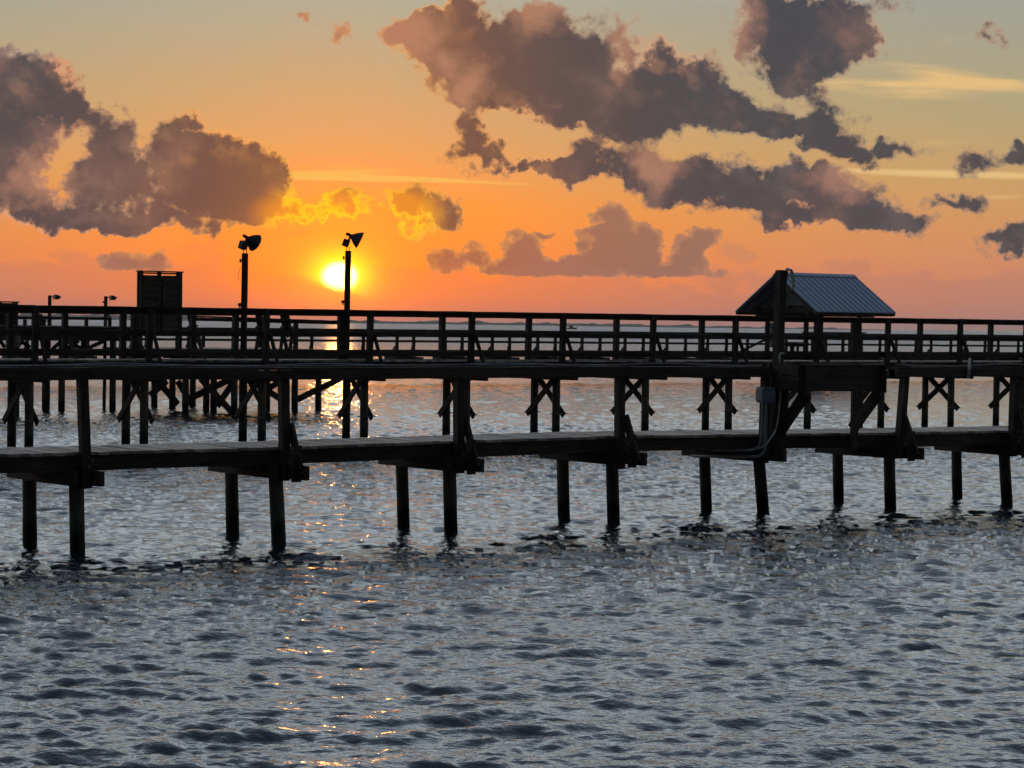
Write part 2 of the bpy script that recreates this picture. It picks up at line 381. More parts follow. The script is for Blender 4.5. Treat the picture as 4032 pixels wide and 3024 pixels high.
# ------------------------------------------------------------------ water
def build_water():
    rng = np.random.default_rng(11)
    Ln, Nn = 22.0, 1024
    k1 = np.fft.fftfreq(Nn, Ln / Nn) * 2 * np.pi
    kx, ky = np.meshgrid(k1, k1)
    kk = np.hypot(kx, ky); kk[0, 0] = 1
    th = np.arctan2(ky, kx) - math.radians(-97)
    def field(lam, slope_rms, spread, seed, cut):
        rg = np.random.default_rng(seed)
        kp = 2 * np.pi / lam
        P = np.exp(-1.25 * (kp / kk) ** 2) / kk ** 3.6 * (np.abs(np.cos(th)) ** spread * (np.cos(th) > 0) + .02) * np.exp(-(kk / cut) ** 2)
        P[0, 0] = 0
        h = (rg.standard_normal(kk.shape) + 1j * rg.standard_normal(kk.shape)) * np.sqrt(P)
        hx = np.fft.ifft2(h).real; sx = np.fft.ifft2(1j * kx * h).real; sy = np.fft.ifft2(1j * ky * h).real
        s = slope_rms / math.sqrt((sx ** 2 + sy ** 2).mean())
        dxx = np.fft.ifft2(-1j * kx / kk * h).real; dyy = np.fft.ifft2(-1j * ky / kk * h).real
        return hx * s, dxx * s, dyy * s
    A = field(.62, .275, 7.0, 5, 60.)
    B = field(.24, .185, 4.0, 9, 75.)
    def samp(T, x, y, scale, rot):
        c, s_ = math.cos(rot), math.sin(rot)
        X = (x * c - y * s_) / scale / Ln * Nn; Y = (x * s_ + y * c) / scale / Ln * Nn
        x0 = np.floor(X).astype(int); y0 = np.floor(Y).astype(int); fx = X - x0; fy = Y - y0
        o = []
        for t in T:
            a = t[y0 % Nn, x0 % Nn]; b = t[y0 % Nn, (x0 + 1) % Nn]; c2 = t[(y0 + 1) % Nn, x0 % Nn]; d = t[(y0 + 1) % Nn, (x0 + 1) % Nn]
            o.append(((a * (1 - fx) + b * fx) * (1 - fy) + (c2 * (1 - fx) + d * fx) * fy) * scale)
        return o[0], o[1] * c + o[2] * s_, -o[1] * s_ + o[2] * c
    rs = [7.0]
    while rs[-1] < 150: rs.append(rs[-1] + max(.026, min(rs[-1] ** 2 / 6657 * .9, .11 + max(0, rs[-1] - 60) * .011)))
    while rs[-1] < 14000: rs.append(rs[-1] * 1.045)
    rs = np.array(rs); mid_ = np.linspace(-math.radians(18), math.radians(18), 900); side_ = math.radians(18) + math.radians(37) * np.linspace(0, 1, 71)[1:] ** 1.6; az = np.concatenate([-side_[::-1], mid_, side_])
    Rg, Az = np.meshgrid(rs, az, indexing='ij')
    x = Rg * np.sin(Az); y = Rg * np.cos(Az)
    h1, a1, b1 = samp(A, x, y, 1.0, 0); h2, a2, b2 = samp(B, x, y, 1.0, .35); h3, a3, b3 = samp(A, x, y, 1.43, -.42)
    # gusts: patches of stronger and weaker ripple
    g = .8 + .35 * np.sin(x * .31 + 1.3 * np.sin(y * .11)) * np.sin(y * .21 + 1 + np.sin(x * .17))
    fade = np.clip((400 - Rg) / 300, 0, 1)
    z = W + (h1 * g * .9 + h2 * g + h3 * .65) * fade
    ch = .75 * fade
    X = x + (a1 * .9 * g + a2 * g + a3 * .5) * ch; Y = y + (b1 * .9 * g + b2 * g + b3 * .5) * ch
    nr, na = x.shape
    co = np.stack([X, Y, z], -1).reshape(-1, 3)
    idx = np.arange(nr * na).reshape(nr, na)
    q = np.stack([idx[:-1, :-1], idx[:-1, 1:], idx[1:, 1:], idx[1:, :-1]], -1).reshape(-1, 4)
    # wide sheet all the way round, just under the rippled part
    ang_ = np.linspace(0, 2 * np.pi, 73)[:-1]; rr2 = [0.0001, 20, 100, 500, 3000, 14000]
    ex = [(r * math.cos(a), r * math.sin(a), W - .16) for r in rr2 for a in ang_]; o = len(co)
    q2 = [(o + i * 72 + j, o + (i + 1) * 72 + j, o + (i + 1) * 72 + (j + 1) % 72, o + i * 72 + (j + 1) % 72) for i in range(5) for j in range(72)]
    co = np.vstack([co, np.array(ex)]); q = np.vstack([q, np.array(q2)])
    me = bpy.data.meshes.new('water'); me.vertices.add(len(co)); me.vertices.foreach_set('co', co.astype('f').ravel())
    me.loops.add(q.size); me.loops.foreach_set('vertex_index', q[:, ::-1].astype('i').ravel())
    me.polygons.add(len(q)); me.polygons.foreach_set('loop_start', np.arange(0, q.size, 4, dtype='i')); me.polygons.foreach_set('loop_total', np.full(len(q), 4, 'i'))
    me.polygons.foreach_set('use_smooth', np.ones(len(q), bool)); me.update(calc_edges=True)
    m, w, b = mat('sea_water')
    P = w.new('ShaderNodeNewGeometry').outputs['Position']
    n1, _ = w.noise(w.v('MULTIPLY', P, (1, 1.5, 1)), 9., 3, .55); n2, _ = w.noise(P, 34., 2, .5)
    n0, _ = w.noise(w.v('MULTIPLY', P, (1, 1.6, 1)), 2.1, 4, .55)
    dist = w.v('LENGTH', P)
    farf = w.ss(dist, 90, 260)
    hgt_ = w.m('ADD', w.m('ADD', w.m('MULTIPLY', n1, .015), w.m('MULTIPLY', n2, .0022)), w.m('MULTIPLY', w.m('MULTIPLY', n0, farf), .45))
    bp = w.new('ShaderNodeBump'); bp.inputs['Strength'].default_value = 1; bp.inputs['Distance'].default_value = 1.0
    w.put(bp.inputs['Height'], hgt_); w.put(b.inputs['Normal'], bp.outputs[0])
    b.inputs['Base Color'].default_value = (.012, .022, .030, 1)
    w.put(b.inputs['Roughness'], w.ss(dist, 40, 500, .10, .34)); b.inputs['IOR'].default_value = 1.85
    me.materials.append(m)
    ob = bpy.data.objects.new('water', me); C.objects.link(ob); tag(ob, kind='structure')
build_water()

# ------------------------------------------------------------------ far shore
def build_shore():
    s = MB(); Y0 = 5200.; pts = []
    xs_ = np.arange(-300, 3960, 9.)
    rg = random.Random(3); hcur = 6; top = []
    bumps = [(rg.uniform(-300, 3900), rg.uniform(8, 32), rg.uniform(1, 5)) for _ in range(150)]
    for px in xs_:
        base = 1248.9 + .01344 * px
        hpx = 14 if px < 2300 else 14 - 8 * min(1, (px - 2300) / 1200)
        if px < 900: hpx += (900 - px) / 900 * 6
        if px > 3500: hpx *= max(.0, (1 - abs(px - 3740) / 230)) ** .5 * .9
        hpx += sum(hh * max(0, 1 - ((px - c) / w_) ** 2) for c, w_, hh in bumps) * (1.5 if px < 900 else .7) * (0.25 if px > 3300 else 1)
        hpx += rg.uniform(-.8, .8)
        a = aty(px, base, Y0); top.append((a.x, max(.05, (hpx - 4.5) * Y0 / F)))
    for i, (x, h) in enumerate(top):
        jit = rg.uniform(-6, 6)
        s.v += [(x, Y0 - 30, -1), (x, Y0 - 10 + jit, h * .7), (x, Y0 + 20, h), (x, Y0 + 300, h * .6), (x, Y0 + 400, -1)]
    for i in range(len(top) - 1):
        for j in range(4): s.f.append((i * 5 + j, i * 5 + j + 1, i * 5 + 6 + j, i * 5 + 5 + j))
    m, q, b = mat('distant_trees')
    g, _ = q.noise(q.new('ShaderNodeNewGeometry').outputs['Position'], .05, 4, .6)
    q.put(b.inputs['Base Color'], q.mix(g, (.03, .045, .025), (.08, .085, .05))); b.inputs['Roughness'].default_value = .9
    o = s.obj('far_shore', m); tag(o, kind='structure')
build_shore()

# ------------------------------------------------------------------ pier frames
P1 = onz(335, 1780, 1.35); P2 = onz(3987, 1694, 1.35)
TH = math.atan2(P2.y - P1.y, P2.x - P1.x)
UU = Vector((math.cos(TH), math.sin(TH), 0)); VV = Vector((-math.sin(TH), math.cos(TH), 0))
class Frame:
    def __init__(s, x, y): s.o = Vector((x, y, 0))
    def loc(s, P): d = Vector(P) - s.o; return Vector((d.dot(UU), d.dot(VV), P[2]))
    def wld(s, p): return s.o + UU * p[0] + VV * p[1] + Vector((0, 0, p[2]))
    def at(s, px, py, t=0.0):
        """where the sight line meets the vertical plane at offset t: (s, t, z)"""
        d = ray(px, py); o = s.o + VV * t; dn = VV
        k = (o.dot(dn)) / (Vector((d.x, d.y, 0)).dot(dn))
        P = Vector((0, 0, H)) + d * k; q = P - o
        return Vector((q.dot(UU), t, P.z))

# ================================================================== near walkway
FA = Frame(P1.x, P1.y)
WA = 1.25
near_walk = empty('walkway', FA.o, TH, 'nearest narrow timber walkway on round piles, low and running across the photo', 'walkway')
bx = [(335, 1780), (1120, 1759), (1805, 1735), (2440, 1716), (3048, 1708), (3540, 1702), (3987, 1694)]
sA = [FA.at(*p).x for p in bx]; zA = [FA.at(*p).z for p in bx]
sA = [sA[0] - 2.8] + sA + [sA[-1] + 2.75, sA[-1] + 5.5]; zA = [1.345] + zA + [1.345, 1.34]
def zdeck(s): return float(np.interp(s, sA, zA))
# deck boards
plank_meshes = []
for k in range(5):
    s = MB(); L = WA + .04; wv = []
    for i in range(4):
        x = -L / 2 + L * i / 3; j = random.uniform(-.003, .003); jz = random.uniform(-.003, .003)
        for p, q_ in ((-1, -1), (1, -1), (1, 1), (-1, 1)): wv.append((x, p * .0665 + j, q_ * .019 + jz))
    s.add(wv, [(i * 4 + j, i * 4 + (j + 1) % 4, i * 4 + 4 + (j + 1) % 4, i * 4 + 4 + j) for i in range(3) for j in range(4)] + [(3, 2, 1, 0), (12, 13, 14, 15)])
    plank_meshes.append(s.mesh('deck_plank', mDeck))
s0 = sA[0] - 2; i = 0
while s0 < sA[-1] + .5:
    R = Matrix.Rotation(math.pi / 2 + random.uniform(-.008, .008), 3, 'Z') @ Matrix.Rotation(random.uniform(-.006, .006), 3, 'X')
    link('deck_plank', plank_meshes[i % 5], near_walk, (s0, WA / 2 + random.uniform(-.022, .022), zdeck(s0) - .019 + random.uniform(-.003, .004)), R)
    s0 += .1485; i += 1
# stringers
for k in range(len(sA) - 1):
    for t in (.03, WA / 2, WA - .03):
        dz_ = random.uniform(-.006, .002)
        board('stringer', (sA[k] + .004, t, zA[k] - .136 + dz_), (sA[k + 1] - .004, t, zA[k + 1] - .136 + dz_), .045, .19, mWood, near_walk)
# rails
railz = [2.40, 2.40, 2.397, 2.411, 2.411, 2.406, 2.405, 2.40, 2.40, 2.40]
joints = [sA[0] - 1.6, sA[1] + .01, FA.at(1130, 1460).x, FA.at(2455, 1460).x, FA.at(3036, 1460).x]
joints2 = [FA.at(3500, 1460).x + .0, FA.at(3556, 1460).x, sA[-1]]
def zr(s): return float(np.interp(s, sA, railz))
for js in (joints, joints2):
    for a, b in zip(js[:-1], js[1:]):
        L = b - a; m_ = max(1, round(L / 5.6))
        for q_ in range(m_):
            a2 = a + L * q_ / m_ + .004; b2 = a + L * (q_ + 1) / m_ - .004
            board('rail_cap', (a2, -.075, zr(a2) - .019), (b2, -.075, zr(b2) - .019 + random.uniform(-.004, .004)), .17, .036, mWood, near_walk)
            board('rail_board', (a2, -.155, zr(a2) - .097), (b2, -.155, zr(b2) - .097), .04, .118, mWood, near_walk)
            board('rail_board', (a2, .02, zr(a2) - .097), (b2, .02, zr(b2) - .097), .04, .118, mWood, near_walk)
# posts (top px measured for lean)
posts = [None, (325, 1500, 340, 1922, 1), (1117, 1500, 1120, 1892, 2), (1806, 1500, 1807, 1863, 3), (2440, 1500, 2440, 1846, 4), (3015, 1500, 3004, 1823, 5), (3560, 1495, 3537, 1805, 6), (3995, 1495, 3986, 1797, 7)]
sP = {}
for p in posts[1:]:
    a = FA.at(p[2], p[3], -.075); b = FA.at(p[0], p[1], -.075)
    top = Vector((a.x + (b.x - a.x) * (2.36 - a.z) / (b.z - a.z), -.075, 2.355))
    board('rail_post', a, top, .115, .115, mWood, near_walk, (0, 1, 0)); sP[p[4]] = FA.at(p[2], 1760, -.075).x
for s_, z_ in ((sA[0], .92), (sA[8], .9), (sA[9], .9)):
    board('rail_post', (s_, -.075, z_), (s_, -.075, 2.355), .115, .115, mWood, near_walk, (0, 1, 0))
# piles
nb = [(300, 306, 2188), (1082, 1098, 2149), (1767, 1775, 2094), (2407, 2416, 2059), (2982, 3005, 2024), (3498, 3506, 2007), (3949, 3966, 1986)]
fb_ = [(115, 119, 2155), (909, 916, 2115), (1579, 1589, 2077), (2212, 2221, 2048), (2771, 2782, 2012), (3295, 3302, 1980), (3762, 3769, 1958)]
pt = {}
for k, (pn, pf) in enumerate(zip(nb, fb_)):
    zc = zA[k + 1] - .24
    for lst, t_, key in ((pn, .17, 'n'), (pf, 1.36, 'f')):
        top = FA.at(lst[0], 1850, t_); top = Vector((top.x, t_, zc + .05))
        base = FA.loc(onz(lst[1], lst[2], W)); d = base - top
        bot = top + d * ((top.z + .9) / (top.z - W))
        pile(bot, top, .094 if key == 'n' else .09, near_walk); pt[(k, key)] = top
# caps
for k in range(len(sA)):
    zc = zA[k] - .232
    sc = (pt[(k - 1, 'n')].x + pt[(k - 1, 'f')].x) / 2 if 1 <= k <= 7 else sA[k]
    drop = -.05
    for sd_, t0 in ((-.125, -.10), (.135, -.45 if k not in (1, 5) else -.30)):
        sl = (pt[(k - 1, 'n')].x - pt[(k - 1, 'f')].x) if 1 <= k <= 7 else 0
        a = Vector((sc + sd_ + sl * .5 - sl * (t0 - .17) / 1.2 * 0, t0, zc - .09)); b = Vector((sc + sd_ - sl * .5, 1.72, zc - .09))
        board('pile_cap', a, b, .07, .185, mWood, near_walk)
    if k not in (1, 5):
        sb = sA[k] + .10
        sq = sP.get(k, sA[k])
        board('post_brace', (sq + .082, -.40, zc - .12), (sq + .082, -.085, zA[k] + .29), .042, .13, mWood, near_walk)
        board('brace_block', (sq + .05, -.31, zc - .21), (sq + .05, -.31, zA[k] + .03), .13, .04, mWood, near_walk, (0, 1, 0))
# bolts
s = MB(); s.rings([(0, 0, 0), (0, -.03, 0)], .018, 8); bolt = s.mesh('bolt', mSteel)
for k in range(1, 8):
    if k == 5: continue
    for dz_ in (-.10, -.17): link('bolt', bolt, near_walk, (sA[k] + (.03 if dz_ > -.15 else -.02), -.135, zA[k] + dz_))

# ================================================================== tall pole, electrics
pole = empty('tall_pole', FA.wld((FA.at(3048, 1708).x, 0, 0)), TH, 'tall square timber pole rising from the nearest walkway, standing just left of the wooden box', 'pole')
FP = Frame(pole.location.x, pole.location.y)
a = FP.at(3046, 1812, -.10); b = FP.at(3076, 1064, -.10)
board('timber_post', a, b, .125, .125, mWood, pole, (0, 1, 0))
coil = empty('cable_coil', FP.wld(FP.at(3106, 1102, -.10)), TH, 'coil of pale cable hung on the side of the tall pole near its top', 'cable')
for k in range(7):
    s = MB(); pts = []
    rx, rz_ = .085 + .006 * (k % 3), .155 + .006 * (k % 2)
    for j in range(25):
        t = 2 * math.pi * j / 24
        pts.append((-.05 + .010 * k + (max(0, math.cos(t)) ** .55 * .105 if math.cos(t) > 0 else -.05 * abs(math.cos(t))), (k - 3) * .02 + .015 * math.sin(t * 2 + k), (.155 + .004 * k) * math.sin(t)))
    s.rings(pts, .0085, 6, False)
    s.obj('cable_loop', mHose if k % 2 else mPVC, coil, True)

jb = empty('junction_box', FP.wld(FP.at(3015, 1555, -.24)), TH, 'pale grey electrical junction box on the side of the pole with conduits below it', 'electrical box')
s = MB()
pr = [(-.10, -.115), (-.135, -.07), (-.135, .075), (-.10, .115), (.12, .115), (.12, -.115)]
vs = [(x, yy, z) for yy in (-.075, .075) for x, z in pr]
s.add(vs, [tuple(range(6))[::-1], tuple(range(6, 12))] + [(i, (i + 1) % 6, 6 + (i + 1) % 6, 6 + i) for i in range(6)])
s.obj('box_body', mBox, jb)
s = MB(); s.box((0, -.081, 0), (.225, .01, .205)); s.obj('cover', mBox, jb)
s = MB()
for x, z in ((-.09, .09), (.1, .09), (-.09, -.09), (.1, -.09)): s.rings([(x, -.086, z), (x, -.097, z)], .009, 8)
s.obj('cover_screws', mDarkMetal, jb)
def cpts(lst, t0=-.16): return [FP.at(x, y, t) for x, y, t in lst]
def smooth(pts, k=6):
    pts = [Vector(p) for p in pts]; o = []
    for i in range(len(pts) - 1):
        p0, p1, p2, p3 = pts[max(i - 1, 0)], pts[i], pts[i + 1], pts[min(i + 2, len(pts) - 1)]
        for j in range(k):
            t = j / k
            o.append(.5 * ((2 * p1) + (p2 - p0) * t + (2 * p0 - 5 * p1 + 4 * p2 - p3) * t * t + (3 * p1 - p0 - 3 * p2 + p3) * t ** 3))
    return o + [pts[-1]]
def tube(name, lst, r, m, label, cat, fr=FP, sm=6, group=None, k=8):
    e = [fr.wld(p) for p in smooth(lst, sm)]; c = e[0].copy()
    s = MB(); s.rings([p - c for p in e], r, k); o = s.obj(name, m, None, True); o.location = c
    tag(o, label, cat, group); return o
tube('conduit', [FP.at(3005, 1585, -.24), FP.at(3001, 1680, -.24), FP.at(2997, 1720, -.24), FP.at(2990, 1752, -.22), FP.at(2972, 1768, -.20), FP.at(2940, 1774, -.18), FP.at(2850, 1772, .3), FP.at(2760, 1768, 1.2), FP.at(2724, 1774, 1.5), FP.at(2714, 1784, 1.6), FP.at(2724, 1794, 1.5), FP.at(2740, 1796, 1.3)], .021, mPVC,
     'grey conduit from the left of the junction box, bending left under the deck', 'conduit')
tube('conduit', [FP.at(3021, 1585, -.24), FP.at(3016, 1680, -.24), FP.at(3012, 1745, -.24), FP.at(3011, 1765, -.24), FP.at(3003, 1784, -.24), FP.at(2985, 1796, -.22), FP.at(2955, 1799, -.18), FP.at(2880, 1797, .3), FP.at(2780, 1797, 1.0), FP.at(2735, 1797, 1.3)], .023, mPVC,
     'thicker grey conduit nearest the pole, running down from the junction box to the pile cap', 'conduit')
tube('flexible_tube', [FP.at(3070, 1425, -.2), FP.at(3073, 1500, -.2), FP.at(3072, 1560, -.22), FP.at(3065, 1640, -.24), FP.at(3055, 1690, -.25), FP.at(3035, 1725, -.26), FP.at(3016, 1748, -.26), FP.at(2990, 1765, -.2), FP.at(2960, 1770, -.15)], .012, mHose,
     'pale flexible tube curving down the front of the tall pole past the junction box', 'tube')
fit = empty('pipe_elbow', FP.wld(FP.at(3070, 1400, -.2)), TH, 'pale plastic pipe elbow on the tall pole beside the slanting wooden box', 'pipe fitting')
s = MB(); s.rings(smooth([(.075, 0, .03), (.03, 0, .032), (.003, 0, .02), (0, 0, -.02), (0, 0, -.05)], 4), .017, 10); s.obj('elbow', mHose, fit, True)
s = MB(); s.rings([(0, 0, -.05), (0, 0, -.105)], .023, 10); s.rings([(.05, 0, .031), (.088, 0, .031)], .022, 10); s.obj('coupling', mPVC, fit)
tube('thin_cable', [FP.at(3030, 1419, -.15), FP.at(3024, 1440, -.17), FP.at(3028, 1470, -.17), FP.at(3035, 1500, -.2), FP.at(3030, 1530, -.22)], .006, mPVC, 'thin cable hanging from the rail end down to the junction box', 'cable')

# cables along the near rail
def wavy(name, s0, s1, amp, off, r, label, seed):
    rg = random.Random(seed); pts = []; x = s0
    while x < s1:
        ph = (x + off) / 2.9 * 2 * math.pi
        pts.append(Vector((x, -.09 + .04 * math.sin(x * 1.7 + seed), zr(x) + r + .006 + max(0, amp * (.5 + .5 * math.sin(ph)) ** 1.5) + rg.uniform(0, .003)))); x += .25
    tube(name, pts, r, mPVC, label, 'cable', FA, 2)
wavy('rail_cable', sA[0] - 1.5, FA.at(3010, 1440).x, .03, .3, .009, 'pale cable humped along the top of the nearest rail, left of the tall pole', 1)
wavy('rail_cable', sA[0] - 1.5, FA.at(2400, 1440).x, .002, 0, .010, 'flat-lying pale cable on the nearest rail, left of the tall pole', 4)
wavy('rail_cable', FA.at(3520, 1440).x, sA[-1], .035, 1.9, .009, 'pale cable humped along the nearest rail right of the wooden box', 3)
# white strip on the rail
strip = MB(); p = FA.at(3815, 1450, -.19)
strip.beam((-.02, 0, -.165), (.022, 0, .165), .012, .058, (0, 1, 0))
a_ = strip.obj('white_strip', mWhite); a_.location = FA.wld(p); a_.rotation_euler = (0, 0, TH)
tag(a_, 'white perforated plastic strip leaning on the nearest rail at the right', 'plastic strip')
a_.data.transform(Matrix.Rotation(0, 4, 'Y'))
s = MB()
for z_ in (-.11, -.03): s.rings([(-.012 + z_ * .1, -.034, z_), (-.012 + z_ * .1, -.028, z_)], .011, 8)
s.obj('screw_heads', mDarkMetal, a_)

# ================================================================== wooden box on brackets
FL = FA.at(3155, 1430, -.75); FR = FA.at(3478, 1434, -.75)
bxs = empty('wooden_box', FA.wld((FL.x, -.75, 0)), TH, 'open-topped box of weathered boards bracketed out over the water beside the tall pole', 'wooden box')
LB = FR.x - FL.x; zt = 2.455; DB = .62
print('box', FL, FR, LB)
for dz_, hh in ((-.10, .185), (-.305, .20)):
    board('side_board', (.0, .0, zt + dz_), (LB, 0, zt + dz_ - .0), .036, hh, mWood, bxs)
    board('side_board', (-.02, .02, zt + dz_ + .01), (-.02, DB, zt + dz_ + .03), .036, hh * .93, mWood, bxs)
    board('side_board', (LB + .02, .02, zt + dz_), (LB + .02, DB, zt + dz_ + .03), .036, hh * .93, mWood, bxs)
    board('side_board', (0, DB, zt + dz_ + .03), (LB, DB, zt + dz_ + .03), .036, hh, mWood, bxs)
board('top_edge', (0, -.004, zt + .004), (LB, -.004, zt), .045, .014, mDeck, bxs)
for x in (.06, LB - .03):
    for y_ in (-.035,):
        board('corner_post', (x, y_, zt - .43), (x, y_, zt + .0), .038, .115, mWood, bxs, (1, 0, 0) if False else (0, 1, 0))
board('corner_post', (LB + .055, .05, zt - .43), (LB + .055, .05, zt + .02), .09, .036, mWood, bxs, (0, 1, 0))
s = MB()
for x in np.arange(.1, LB, .145): s.box((x, DB / 2, zt - .395), (.135, DB - .04, .02))
s.obj('bottom_boards', mWood, bxs)
bo = Frame(bxs.location.x, bxs.location.y)
bl_ = [bo.at(3080, 1700, .66).x, bo.at(3362, 1700, .66).x]
for xx in bl_:
    board('bracket_post', (xx, .66, 1.12), (xx + .02, .66, zt - .05), .13, .05, mWood, bxs, (0, 1, 0))
    board('bracket_brace', (xx - .075, .62, zt - 1.02), (xx - .065, .06, zt - .42), .045, .19, mWood, bxs)
    s = MB(); s.rings([(xx - .07, .64, zt - .92), (xx + .1, .64, zt - .92)], .016, 6); s.obj('bolt', mSteel, bxs)

# ================================================================== middle pier
oB = Vector((0, 55.6, 0)); FB = Frame(0, 55.6)
mid = empty('pier', FB.o, TH, 'middle timber pier with tall handrails, seen behind the nearest walkway', 'pier')
nx = [140, 590, 1050, 1460, 1860, 2220, 2575, 2900, 3220, 3500, 3785]
sB = [FB.at(x, 1300, -.14).x for x in nx]
st = 2.78
sB = [sB[0] - 2 * st, sB[0] - st] + sB + [sB[-1] + st * q_ for q_ in (1, 2, 3, 4)]
def pB(s): return float(np.interp(s, [-13, 0, 17.7], [3.27, 3.300, 3.328]))
def mB(s): return float(np.interp(s, [-13, 0, 17.7], [2.745, 2.792, 2.818]))
def lB(s): return float(np.interp(s, [-13, 0, 17.7], [2.29, 2.311, 2.330]))
DZB = 2.085; WB = 1.5
for k in range(len(sB) - 1):
    a, b = sB[k], sB[k + 1]; a0 = a + .003; b0 = b - .003
    if k == 0: a0 = a - 2
    for t, tp in ((0.0, 0), (WB, 1)):
        dzr = 0 if tp == 0 else .0
        if tp == 0 or True:
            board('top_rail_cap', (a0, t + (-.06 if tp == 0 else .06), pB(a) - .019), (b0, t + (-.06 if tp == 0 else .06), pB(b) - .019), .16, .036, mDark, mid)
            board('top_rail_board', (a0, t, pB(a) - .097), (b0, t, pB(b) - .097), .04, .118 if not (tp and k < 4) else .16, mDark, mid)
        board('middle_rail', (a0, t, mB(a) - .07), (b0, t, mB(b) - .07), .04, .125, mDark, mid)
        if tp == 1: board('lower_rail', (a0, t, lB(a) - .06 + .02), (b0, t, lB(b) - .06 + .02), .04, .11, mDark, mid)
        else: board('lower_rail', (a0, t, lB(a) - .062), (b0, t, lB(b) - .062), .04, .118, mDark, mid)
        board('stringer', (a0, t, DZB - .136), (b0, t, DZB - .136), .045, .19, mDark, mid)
for k, s_ in enumerate(sB):
    board('rail_post', (s_, -.085, 1.86), (s_ + .02, -.085, pB(s_) - .04), .13, .12, mDark, mid, (0, 1, 0))
    board('post_brace', (s_ + .1, -.62, 1.80), (s_ + .1, -.13, 2.70), .04, .10, mDark, mid)
fx = {0: None, 1: 38, 2: 482, 3: 925, 4: 1340, 5: 1740, 6: 2080, 7: 2426, 8: 2762, 9: 3060, 10: 3360, 11: 3622, 12: 3900}
for k in range(len(sB)):
    x = fx.get(k - 1)
    s_ = FB.at(x, 1300, WB + .085).x if x else sB[k] + .1
    board('rail_post', (s_, WB + .085, 1.86), (s_ + .015, WB + .085, pB(s_) - .04), .13, .13, mDark, mid, (0, 1, 0))
for x in (255, 527, 760):
    s_ = FB.at(x, 1300, WB + .085).x
    board('rail_post', (s_, WB + .085, 1.86), (s_, WB + .085, pB(s_) - .04), .12, .12, mDark, mid, (0, 1, 0))
    q_ = FB.at(x + 12, 1318, WB - .1); r_ = FB.at(x + 50, 1415, WB - .5)
    board('post_brace', r_, q_, .04, .09, mDark, mid)
s = MB(); s.box((0, 0, 0), (.138, WB + .1, .036)); pm = s.mesh('deck_plank', mDeck)
x = sB[0] - .8
while x < sB[-1] + .1 and x < sB[0] + 43.4:
    link('deck_plank', pm, mid, (x, WB / 2 + random.uniform(-.02, .02), DZB - .018 + random.uniform(-.003, .003))); x += .148
# bents
npx = [(47, 115), (497, 568), (957, 1031), (1364, 1434), (1758, 1836), (2104, 2190), (2440, 2540), (2778, 2868), (3092, 3180), (3385, 3469), (3642, 3744), (3922, 4022)]
s = MB(); s.rings([(-.26, 0, 0), (.26, 0, 0)], .014, 6); rod = s.mesh('bolt', mSteel)
for k in range(len(sB)):
    if 2 <= k <= 13:
        sn = FB.at(npx[k - 2][1], 1600, .10).x; sf_ = FB.at(npx[k - 2][0], 1600, .10 + .87).x
    else: sn = sf_ = sB[k] - .05
    zt_ = DZB - .24
    pile((sn, .10, -1.0), (sn, .10, zt_), .10, mid)
    pile((sf_, .97, -1.0), (sf_, .97, zt_), .098, mid)
    for off in (-.13, .13):
        board('pile_cap', (sn + off, -.62 if off > 0 else -.30, zt_ - .13), (sf_ + off, 1.85, zt_ - .13), .06, .24, mDark, mid)
    sl = sf_ - sn
    board('cross_brace', (sn - .135 - sl * .1, 0.02, zt_ - .2), (sf_ - .135 + sl * .1, 1.09, .69), .045, .15, mWood, mid)
    board('cross_brace', (sn + .135 - sl * .1, -.04, .69), (sf_ + .135, 1.0, zt_ - .2), .045, .15, mWood, mid)
    link('bolt', rod, mid, (sf_, 1.07, .74)); link('bolt', rod, mid, (sn, -.02, .74))
tube('deck_hose', [FB.at(x_, y_, -.02) for x_, y_ in ((-60, 1418), (300, 1419), (700, 1417), (1100, 1420), (1500, 1416), (2100, 1417), (2600, 1419))], .012, mPVC, 'pale hose lying along the near edge of the middle pier deck', 'hose', FB, 4)

